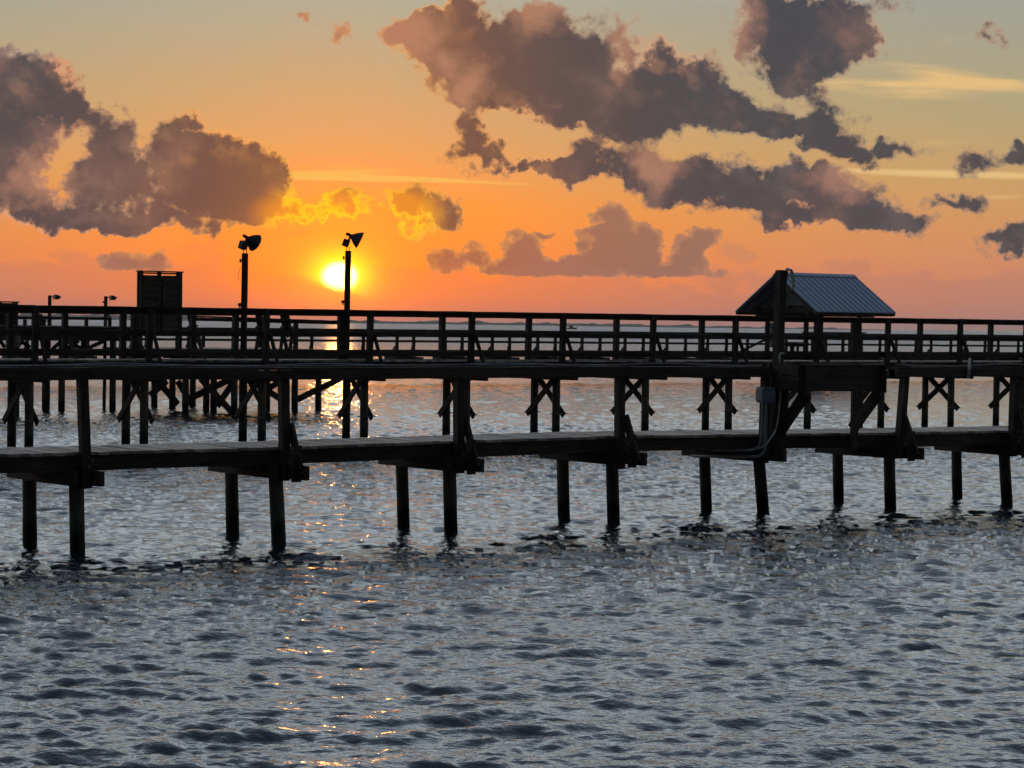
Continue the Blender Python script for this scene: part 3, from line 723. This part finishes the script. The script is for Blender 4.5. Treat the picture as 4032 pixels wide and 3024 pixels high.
# ------------------------------------------------------------------ flood lights on the middle pier
def lamp(px, topy, yaw, label, hang=False):
    s0 = FB.at(px, topy, WB + .10)
    P = FB.wld(s0)
    e = empty('light_pole', (P.x, P.y, 0), 0, label, 'light pole', 'flood lights on the middle pier')
    zt_ = P.z
    dr = math.tan(ROLL) * .6
    board('post', (0, 0, -1.0), (.03, 0, zt_), .14, .145, mDark, e, (0, 1, 0))
    board('side_board', (-.015, .1, 1.9), (.0, .1, zt_ - 1.0), .05, .12, mDark, e, (0, 1, 0))
    Rz = Matrix.Rotation(yaw, 3, 'Z')
    def tr(p): q_ = Rz @ Vector(p); return Vector((q_.x + .03, q_.y, q_.z + zt_))
    # bell reflector, a body of revolution about an inclined axis
    a0 = Vector((.075, 0, .365)); a1 = Vector((.283, 0, .268)); ax = (a1 - a0).normalized()
    prof = [(-.02, .035), (.0, .052), (.03, .075), (.07, .112), (.12, .150), (.17, .182), (.215, .207), (.235, .217), (.24, .220), (.232, .212), (.16, .168), (.06, .09), (.0, .03)]
    s = MB(); e1 = ax.cross(Vector((0, 1, 0))).normalized(); e2 = Vector((0, 1, 0)); K = 28; vs = []
    for d_, r_ in prof:
        for j in range(K):
            t = 2 * math.pi * j / K; vs.append(tr(a0 + ax * d_ + (e1 * math.cos(t) + e2 * math.sin(t)) * r_))
    s.add(vs, [(i * K + j, i * K + (j + 1) % K, (i + 1) * K + (j + 1) % K, (i + 1) * K + j) for i in range(len(prof) - 1) for j in range(K)])
    rf = s.obj('reflector', mMetal, e, True)
    s = MB(); c = a0 + ax * .2; vs = []
    s.add([tr(c + (e1 * math.cos(2 * math.pi * j / K) + e2 * math.sin(2 * math.pi * j / K)) * .192) for j in range(K)], [tuple(range(K))])
    s.obj('lens', mWhite, rf)
    s = MB(); s.rings([tr((-.055, 0, .43)), tr((-.02, 0, .415)), tr((.06, 0, .375)), tr((.10, 0, .355))], [.034, .040, .042, .05], 12); s.obj('socket', mMetal, e, True)
    s = MB(); Rb = Rz @ Matrix.Rotation(math.radians(20), 3, 'Y'); s.box(tr((-.055, 0, .195)), (.155, .17, .185), Rb); s.obj('ballast_box', mMetal, e)
    s = MB(); s.beam(tr((.0, 0, .25)), tr((.07, 0, .38)), .05, .05); s.obj('neck', mMetal, e)
    s = MB()
    for x in (-.045, .035): s.beam((x + .03, 0, zt_ - .02), (x + .03, 0, zt_ + .11), .04, .014, (1, 0, 0))
    s.beam((-.02, 0, zt_ + .002), (.075, 0, zt_ + .002), .04, .014); s.obj('bracket', mMetal, e)
    s = MB(); s.box((-.075, -.02, zt_ - .17), (.04, .07, .085)); s.obj('terminal_box', mDarkMetal, e)
    zb = zt_ - 1.22 if hang else zt_ - 1.25
    s = MB(); s.box((-.085, -.02, zb), (.06, .07, .07)); s.rings([(-.10, -.02, zb), (-.125, -.02, zb)], .03, 8); s.box((-.08, -.02, zb - .06), (.03, .04, .05)); s.obj('outlet_box', mDarkMetal, e)
    if hang:
        s = MB(); s.rings(smooth([(-.06, -.05, zt_ - .32), (-.10, -.06, zt_ - .42), (-.125, -.06, zt_ - .52), (-.10, -.06, zt_ - .62), (-.06, -.05, zt_ - .66)], 4), .006, 6); s.obj('hanging_cable', mDarkMetal, e, True)
lamp(960, 998, math.radians(42), 'tall light pole left of the sun, bell-shaped flood light with its back to us', True)
lamp(1366, 988, 0, 'tall light pole standing in front of the setting sun, bell flood light aimed right')

# ================================================================== far pier
FC = Frame(0, 111.0)
far = empty('pier', FC.o, TH, 'farthest timber pier, a thin line of low rails beyond the middle pier', 'pier')
c0 = FC.at(2183, 1340, 0).x; SC = 2.83
sC = [c0 + SC * k for k in range(-15, 14)]
def cz(px_z): return px_z
WC = 1.5
for k in range(len(sC) - 1):
    a, b = sC[k] - .0, sC[k + 1] - .006
    for t in (0, WC):
        ztr = lambda s: float(np.interp(s, [-22, 0, 15, 37], [2.64, 2.68, 2.69, 2.75]))
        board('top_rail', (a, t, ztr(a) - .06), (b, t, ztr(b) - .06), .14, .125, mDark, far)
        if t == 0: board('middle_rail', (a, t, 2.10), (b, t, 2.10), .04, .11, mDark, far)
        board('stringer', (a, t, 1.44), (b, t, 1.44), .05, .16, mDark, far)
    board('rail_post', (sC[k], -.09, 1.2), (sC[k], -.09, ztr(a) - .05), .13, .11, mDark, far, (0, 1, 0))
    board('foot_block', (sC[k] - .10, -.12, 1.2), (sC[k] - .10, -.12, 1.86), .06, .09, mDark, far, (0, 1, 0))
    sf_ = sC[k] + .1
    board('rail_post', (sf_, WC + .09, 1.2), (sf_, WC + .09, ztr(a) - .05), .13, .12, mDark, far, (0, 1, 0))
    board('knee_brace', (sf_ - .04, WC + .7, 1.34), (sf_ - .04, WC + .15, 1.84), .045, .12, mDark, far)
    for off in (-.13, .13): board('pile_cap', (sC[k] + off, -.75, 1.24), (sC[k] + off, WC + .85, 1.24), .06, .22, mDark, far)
    if k % 2 == 1:
        pile((sC[k], .15, -.8), (sC[k], .15, 1.2), .11, far); pile((sC[k], 1.35, -.8), (sC[k], 1.35, 1.2), .11, far)
s = MB()
xx = sC[0]
while xx < sC[-1]: s.box((xx, WC / 2, 1.545), (.138, WC + .1, .036)); xx += .15
tag(s.obj('deck_planks', mDeck, far), kind='stuff')

# ------------------------------------------------------------------ pavilion on the far pier
def pav():
    Pn = aty(3232, 1240, 114.); FQ = Frame(Pn.x, Pn.y)
    pt_near = FQ.at(3383, 1300, 0).x
    e = empty('shelter', FQ.o, TH, 'open gabled shelter with a blue-grey ribbed metal roof beyond the pier rails', 'shelter')
    tf = 3.9
    sf_ = FQ.at(3022, 1300, tf).x; sf2 = FQ.at(3174, 1300, tf).x
    # roof geometry in the shelter frame (s along the ridge, t across)
    tm = tf / 2; half = 3.15
    s_l = FQ.at(3221, 1228, tm - half).x; s_r = FQ.at(3528, 1227, tm - half).x
    ze = FQ.at(3221, 1226, tm - half).z; zr_ = FQ.at(3050, 1075, tm).z
    sl2 = FQ.at(3050, 1075, tm).x; sr2 = FQ.at(3362, 1079, tm).x
    print('pav', s_l, s_r, ze, zr_, sl2, sr2, pt_near, sf_, sf2)
    s_l = (s_l + sl2) / 2; s_r = (s_r + sr2) / 2
    rf = MB(); vs = []
    for a_ in (s_l, s_r):
        vs += [(a_, tm - half, ze), (a_, tm, zr_), (a_, tm + half, ze), (a_, tm - half, ze - .04), (a_, tm, zr_ - .04), (a_, tm + half, ze - .04)]
    rf.add(vs, [(0, 1, 7, 6), (1, 2, 8, 7), (3, 9, 10, 4), (4, 10, 11, 5), (0, 6, 9, 3), (2, 5, 11, 8), (0, 3, 4, 1), (1, 4, 5, 2), (6, 7, 10, 9), (7, 8, 11, 10)])
    roof = rf.obj('roof', mRoof, e)
    nrib = 14
    sl_ang = math.atan2(zr_ - ze, half); L = math.hypot(zr_ - ze, half)
    rb = MB()
    vsr = [(-.06, 0), (-.03, .042), (.03, .042), (.06, 0)]
    for yy in (-L / 2, L / 2): rb.v += [(x, yy, z) for x, z in vsr]
    rb.f += [(0, 1, 5, 4), (1, 2, 6, 5), (2, 3, 7, 6), (0, 3, 2, 1), (4, 5, 6, 7)]
    rme = rb.mesh('rib', mRoof)
    for k in range(nrib + 1):
        x = s_l + .06 + (s_r - s_l - .12) * k / nrib
        for sg in (-1, 1):
            o = link('rib', rme, roof, (x, tm + sg * half / 2, (ze + zr_) / 2 + .001)); o.rotation_euler = (-sg * sl_ang, 0, 0)
    rc = MB()
    for sg in (-1, 1): rc.box(((s_l + s_r) / 2, tm + sg * .12, zr_ - .12 * math.tan(sl_ang) + .05), (s_r - s_l + .04, .28, .012), Matrix.Rotation(-sg * sl_ang, 3, 'X'))
    rc.obj('ridge_cap', mRoof, roof)
    for sg in (-1, 1):
        y_ = tm + sg * (half - .10)
        board('fascia', (s_l + .05, y_, ze - .12), (s_r - .1, y_, ze - .12), .04, .16, mDark, e)
        for a_ in (s_l + .03, s_r - .03):
            board('rake_board', (a_, tm + sg * (half - .03), ze - .13), (a_, tm + sg * .02, zr_ - .15), .04, .15, mDark, e)
    # gable walls, inset from the rake
    for a_, nm in ((s_l + 1.0, 1), (s_r - 1.0, 1)):
        zb = FQ.at(3100, 1198, tm).z; hw = half * (zr_ - zb) / (zr_ - ze) * .88
        g = MB(); rows = 7
        for r_ in range(rows):
            z0 = zb + (zr_ - .35 - zb) * r_ / rows; z1 = zb + (zr_ - .35 - zb) * (r_ + 1) / rows
            w0 = hw * (1 - (z0 - zb) / (zr_ - .35 - zb)); w1 = hw * (1 - (z1 - zb) / (zr_ - .35 - zb))
            x0 = a_ + .0; x1 = a_ - .018
            g.add([(x1, tm - w0, z0), (x1, tm + w0, z0), (x0, tm + w1, z1), (x0, tm - w1, z1), (x0 + .03, tm - w0, z0), (x0 + .03, tm + w0, z0), (x0 + .03, tm + w1, z1), (x0 + .03, tm - w1, z1)],
                  [(0, 1, 2, 3), (4, 7, 6, 5), (0, 4, 5, 1), (1, 5, 6, 2), (3, 2, 6, 7), (0, 3, 7, 4)])
        g.obj('gable_siding', mSiding, e)
        board('gable_trim', (a_ - .05, tm - hw, zb - .03), (a_ - .05, tm + hw, zb - .03), .05, .05, mSiding, e)
        board('header_beam', (a_, tm - half + .5, zb - .3), (a_, tm + half - .5, zb - .3), .1, .28, mDark, e)
    for y_ in (0, tf): board('header_beam', (s_l + .4, y_, ze - .14), (s_r - .4, y_, ze - .14), .1, .22, mDark, e)
    for k in range(8):
        x = s_l + .1 + (s_r - s_l - .2) * k / 7
        for sg in (-1, 1): board('rafter', (x, tm + sg * (half - .15), ze - .14), (x, tm, zr_ - .13), .04, .12, mDark, e)
    for x, y_ in ((0, 0), (pt_near, 0), (sf_, tf), (sf2, tf)):
        board('post', (x, y_, -.5), (x, y_, ze - .1), .19, .19, mDark, e, (0, 1, 0))
    board('corner_brace', (sf_ - 1.9, tf - .1, 1.75), (sf_ - .1, tf - .1, 2.4), .05, .12, mDark, e)
    dk = MB(); x = min(0, sf_) - .6
    while x < pt_near + .8: dk.box((x, tf / 2, 1.55), (.14, tf + .6, .04)); x += .15
    tag(dk.obj('floor_planks', mDeck, e), kind='stuff')
    for y_ in (-.2, tf / 2, tf + .2): board('floor_beam', (min(0, sf_) - .6, y_, 1.40), (pt_near + .8, y_, 1.40), .08, .22, mDark, e)
    for x in (0, pt_near, (pt_near) / 2):
        for y_ in (tf / 2, tf): pile((x, y_, -.8), (x, y_, 1.35), .11, e)
    # meter boxes on a post
    for k, (px_, y0, y1) in enumerate(((3040, 1270, 1312), (3038, 1330, 1368))):
        a = FQ.at(px_, y0, tf - .25); b = FQ.at(px_, y1, tf - .25)
        s = MB(); s.box((0, 0, 0), (.22, .14, a.z - b.z)); s.box((0, -.075, 0), (.19, .01, (a.z - b.z) * .86))
        o = s.obj('meter_box', mBox); o.location = FQ.wld((a + b) / 2); o.rotation_euler = (0, 0, TH)
        tag(o, ['upper grey meter box on the left rear post of the shelter', 'lower grey meter box on the left rear post of the shelter'][k], 'electrical box', 'meter boxes on the shelter post')
    # tables under and beside the roof
    def table(px0, px1, pytop, t, label, legs):
        a = FQ.at(px0, pytop, t); b = FQ.at(px1, pytop, t); L = b.x - a.x
        e2 = empty('table', FQ.wld((a.x, t, 0)), TH, label, 'table')
        zt_ = a.z
        for j in range(5): board('tabletop_board', (0, j * .15, zt_ - .02), (L, j * .15, zt_ - .02), .14, .04, mDark, e2)
        for j in (0, .6): board('apron', (.02, j, zt_ - .14), (L - .02, j, zt_ - .14), .04, .18, mDark, e2)
        for x in legs:
            for j in (.05, .55): board('leg', (x * L, j, 1.55), (x * L, j, zt_ - .05), .09, .09, mDark, e2, (0, 1, 0))
    table(3190, 3408, 1306, -1.0, 'long work table at rail height in front of the shelter, right of centre', (.05, .3, .72, .95))
    table(3092, 3176, 1347, .6, 'low table standing under the left half of the shelter roof', (.08, .4, .62, .92))
pav()

# ================================================================== platforms between the middle and far pier, left
def at72(px, py, z=W):
    return onz(px, py, z)
def platform(name, origin_px, srange, trange, zt_, depth, pilepx, label, cat):
    O = onz(*origin_px, W); fr = Frame(O.x, O.y)
    e = empty(name, fr.o, TH, label, cat)
    s0, s1 = srange; t0, t1 = trange
    s = MB(); s.box((0, 0, 0), (.138, t1 - t0, .036)); me = s.mesh('deck_plank', mDeck); x = s0 + .07
    while x < s1: link('deck_plank', me, e, (x, (t0 + t1) / 2, zt_ - .018 + random.uniform(-.003, .003))); x += .148
    for t in np.linspace(t0 + .05, t1 - .05, 4): board('joist', (s0, t, zt_ - .04 - depth / 2), (s1, t, zt_ - .04 - depth / 2), .05, depth, mDark, e)
    for px, py in pilepx:
        q_ = fr.loc(onz(px, py, W)); pile((q_.x, q_.y, -.8), (q_.x, q_.y, zt_ - .04 - depth * .4), .105, e)
    return e, fr
eE, FE = platform('fishing_platform', (730, 1625), (-.3, 6.0), (-1.3, 5.6), 2.06, .25,
    [(607, 1600), (678, 1605), (730, 1625), (758, 1596), (812, 1618), (841, 1618), (922, 1629), (1051, 1614), (1160, 1618), (1253, 1612)],
    'low fishing platform on cross-braced piles between the piers, left of the sun', 'platform')
def diag(e, fr, a, b, t, w=.2, m=mDark):
    board('cross_brace', fr.at(*a, t), fr.at(*b, t), .05, w, m, e)
for a, b, t, m_ in (((743, 1571), (915, 1490), -.9, mDark), ((790, 1490), (912, 1622), -1.1, mWood), ((855, 1600), (935, 1480), -1.0, mDark), ((590, 1556), (658, 1500), .6, mWood), ((620, 1500), (700, 1592), .7, mDark),
                    ((985, 1496), (1100, 1568), .3, mDark), ((1172, 1572), (1345, 1488), .2, mDark), ((1010, 1560), (1110, 1496), 1.0, mDark), ((700, 1500), (760, 1600), 2.5, mDark)):
    diag(eE, FE, a, b, t, .2, m_)
# handrail of the platform (sinks towards the right)
a = FE.at(772, 1246, -.9); b = FE.at(1345, 1266, -.9)
board('handrail', (a.x, a.y, a.z), (b.x, b.y, b.z), .13, .05, mDark, eE)
a = FE.at(772, 1257, -.9); b = FE.at(1345, 1272, -.9)
board('handrail', (a.x, a.y, a.z), (b.x, b.y, b.z), .05, .10, mDark, eE)
for px in (1165, 1340):
    q_ = FE.at(px, 1268, -.85); board('rail_post', (q_.x, -.85, 1.8), (q_.x, -.85, q_.z), .12, .12, mDark, eE, (0, 1, 0))
eD, FD = platform('fishing_platform', (242, 1621), (-4.6, 2.15), (-.6, 1.5), 2.76, .42,
    [(178, 1614), (242, 1621), (443, 1614), (62, 1640), (330, 1616)],
    'higher fishing platform at the far left, carrying two small flood lights and a table', 'platform')
for a, b, t in (((262, 1372), (310, 1342), -.5), ((176, 1342), (196, 1366), -.4), ((205, 1375), (240, 1345), -.3), ((270, 1346), (320, 1372), .4), ((335, 1376), (410, 1342), -.5), ((60, 1372), (90, 1342), -.4), ((0, 1340), (20, 1368), -.4), ((85, 1345), (118, 1368), .3)):
    diag(eD, FD, a, b, t, .11)
a = FD.at(-80, 1250, -.5); b = FD.at(437, 1255, -.5)
board('handrail', (a.x, -.5, a.z), (b.x, -.5, b.z), .12, .09, mDark, eD)
for px in (60, 98, 250, 340, 432):
    q_ = FD.at(px, 1258, -.5); board('rail_post', (q_.x, -.5, 2.4), (q_.x, -.5, q_.z), .09, .09, mDark, eD, (0, 1, 0))
q_ = FD.at(427, 1248, -.5)
s = MB(); s.rings([(0, 0, 0), (0, 0, .07)], .03, 8); s.rings([(-.03, 0, .06), (.03, 0, .1)], .025, 8); s.rings([(-.05, 0, .02), (.10, 0, .02)], .018, 6)
o = s.obj('tap', mDarkMetal); o.location = FD.wld(q_); tag(o, 'small dark tap fixed on the end post of the left platform rail', 'tap')

# small flood lights on the left platform
def small_lamp(px, topy, label, clip):
    q_ = FD.at(px, topy, .9); P = FD.wld(q_)
    e = empty('light_post', (P.x, P.y, 0), 0, label, 'light post', 'small flood lights on the left platform')
    z_ = P.z
    board('post', (-.0, 0, -.6), (.03, 0, z_), .095, .095, mDark, e, (0, 1, 0))
    s = MB(); s.beam((.07, 0, z_ - .035), (.20, 0, z_ - .04), .025, .025); s.obj('arm', mDarkMetal, e)
    s = MB(); pr = [(.155, -.02), (.175, .02), (.26, .025), (.385, -.035), (.30, -.125), (.18, -.12), (.155, -.085)]
    vs = [(x, yy, z + z_) for yy in (-.09, .09) for x, z in pr]; k = len(pr)
    s.add(vs, [tuple(range(k))[::-1], tuple(range(k, 2 * k))] + [(i, (i + 1) % k, k + (i + 1) % k, k + i) for i in range(k)])
    hd = s.obj('lamp_head', mMetal, e)
    s = MB(); s.box((.20, -.097, z_ - .05), (.085, .012, .10)); s.obj('glass', mWhite, hd)
    s = MB(); s.rings([(.155, -.02, z_ - .10), (.145, -.02, z_ - .17), (.125, -.02, z_ - .22)], .006, 5); s.obj('hanging_cable', mDarkMetal, e)
    if clip:
        s = MB(); s.box((-.05, 0, z_ - .19), (.04, .07, .06)); s.obj('outlet_box', mDarkMetal, e)
small_lamp(192, 1163, 'leftmost small flood light on its post behind the rail', False)
small_lamp(413, 1166, 'small flood light post just left of the tall louvered cabinet', True)

# louvered cabinets
def stall(px0, px1, pyt, pyb, t, fr, label, zbase):
    a = fr.at(px0, pyb, t); b = fr.at(px1, pyt, t); Wd = b.x - a.x; zb = a.z; zt_ = b.z
    # narrower depth so both sides read in the outline
    e = empty('louvered_cabinet', fr.wld((a.x, t, 0)), TH, label, 'cabinet'); dp = .18
    hgt__ = zt_ - zb
    for x in (.05, Wd / 2 - .06, Wd - .06): board('frame_post', (x, 0, zb if abs(x - Wd / 2) < .2 else zbase), (x, 0, zt_ - .03), .10 if x != .05 else .07, .11, mDark, e, (0, 1, 0))
    for x in (.05, Wd - .06): board('frame_post', (x, dp, zbase), (x, dp, zt_ - .03), .09, .09, mDark, e, (0, 1, 0))
    s = MB(); s.box((Wd / 2, dp / 2, zt_ - .01), (Wd + .04, dp + .16, .035)); s.obj('top_board', mDark, e)
    s = MB(); s.box((Wd / 2, dp + .03, (zb + zt_ - .14) / 2), (Wd - .05, .02, zt_ - zb - .16)); s.obj('back_panel', mDark, e)
    nn = max(4, int(hgt__ / .085))
    for half_ in (0, 1):
        x0 = .09 + half_ * (Wd / 2 - .03); w_ = Wd / 2 - .14
        sm = MB(); sm.box((0, 0, 0), (w_, .016, .085), Matrix.Rotation(math.radians(-38), 3, 'X')); me = sm.mesh('slat', mPile)
        for j in range(nn):
            z_ = zb + .05 + (hgt__ - .22) * j / (nn - 1)
            link('slat', me, e, (x0 + w_ / 2, -.01, z_))
    s = MB(); s.box((Wd / 2, -.02, zt_ - .07), (Wd - .1, .03, .05)); s.obj('header', mDark, e)
    s = MB(); s.box((Wd / 2, .0, zb), (Wd - .02, .08, .06)); s.obj('sill', mDark, e)
stall(549, 717, 1070, 1300, .4, FE, 'tall dark cabinet with two columns of louvre slats, left of the light poles', 2.06)
stall(-60, 70, 1188, 1290, .3, FD, 'dark louvered cabinet cut by the left edge of the photo', 2.76)

# table, slabs and tackle on the left platform
def table2(fr, px0, px1, py, t, zb, label, n_=4):
    a = fr.at(px0, py, t); b = fr.at(px1, py, t); L = b.x - a.x; e2 = empty('cleaning_table', fr.wld((a.x, t, 0)), TH, label, 'table')
    for j in range(n_): board('tabletop_board', (0, j * .15, a.z - .02), (L, j * .15, a.z - .02), .14, .04, mDark, e2)
    board('backboard', (.05, n_ * .15, a.z + .03), (L - .1, n_ * .15, a.z + .03), .03, .09, mDark, e2)
    for x in (.08, L - .08):
        for j in (.05, n_ * .15 - .1): board('leg', (x, j, zb), (x, j, a.z - .04), .09, .09, mDark, e2, (0, 1, 0))
    board('shelf', (.05, .2, (zb + a.z) / 2), (L - .05, .2, (zb + a.z) / 2), .3, .04, mDark, e2)
table2(FD, 152, 208, 1245, -.1, 2.76, 'dark fish-cleaning table on the left platform between the two small flood lights')
# high-backed benches on the low platform
def bench(px, w, t, label, lean=1):
    q_ = FE.at(px, 1240, t); e = empty('slant_back_bench', FE.wld((q_.x, t, 0)), TH, label, 'bench')
    zt_ = q_.z; zb = 2.06
    n_ = max(3, int(w / .13))
    for j in range(n_):
        x = w * (j + .5) / n_
        board('back_slat', (x + .35 * lean, .45, zb + .42), (x - .05 * lean, .0, zt_ + random.uniform(-.01, .01)), .11, .03, mDark, e, (0, 1, 0))
    for j in range(4): board('seat_slat', (.05 * lean, -.1 - j * .13 + .5, zb + .48), (w + .35 * lean, -.1 - j * .13 + .5, zb + .44), .12, .03, mDark, e)
    for x in (.0, w):
        board('leg', (x - .15, -.25, zb), (x + .10, .05, zb + .6), .10, .08, mDark, e)
        board('leg', (x + .55, .6, zb), (x + .25, .35, zb + .62), .10, .08, mDark, e)
        board('arm_rest', (x - .15, -.3, zb + .72), (x + .3, .45, zb + .76), .12, .04, mDark, e)
bench(1012, .22, .3, 'narrow slant-backed seat on the low platform, between the two tall light poles, left one')
bench(1108, .34, .1, 'wider slant-backed seat on the low platform, just left of the pole before the sun')
bench(745, .20, .4, 'slant-backed seat on the low platform, just right of the tall louvered cabinet')

# ------------------------------------------------------------------ boat on the bay
P = onz(2252, 1281, W); P = aty(2252, 1277, 1500.); P.z = 0
boat = empty('fishing_boat', P, .3, 'tiny dark fishing boat far out on the bay near the horizon', 'boat')
s = MB(); pr = [(-3.2, .9), (-3.2, 0), (2.6, 0), (3.8, 1.3)]
for yy in (-1, 1): s.v += [(x, yy * (1.0), z) for x, z in pr]
s.f += [(0, 1, 2, 3), (7, 6, 5, 4), (0, 3, 7, 4), (0, 4, 5, 1), (1, 5, 6, 2), (2, 6, 7, 3)]; s.obj('hull', mDark, boat)
s = MB(); s.box((-.6, 0, 1.6), (2.2, 1.4, 1.5)); s.box((-.6, 0, 2.42), (2.8, 1.7, .12)); s.obj('cabin', mDark, boat)
s = MB(); s.rings([(-2.6, 0, .9), (-2.6, 0, 3.2)], .06, 6); s.obj('mast', mDark, boat)

# ------------------------------------------------------------------ haze over the bay
hz = MB(); hz.box((0, 0, 18.5), (29000, 29000, 41))
m, q, b = mat('bay_haze'); q.nt.nodes.remove(b)
pv = q.new('ShaderNodeVolumePrincipled'); pv.inputs['Density'].default_value = .00007
pv.inputs['Color'].default_value = (.95, .93, .92, 1); pv.inputs['Anisotropy'].default_value = .45
q.nt.links.new(pv.outputs[0], q.nt.nodes['Material Output'].inputs['Volume'])
h = hz.obj('haze', m); tag(h, kind='stuff')
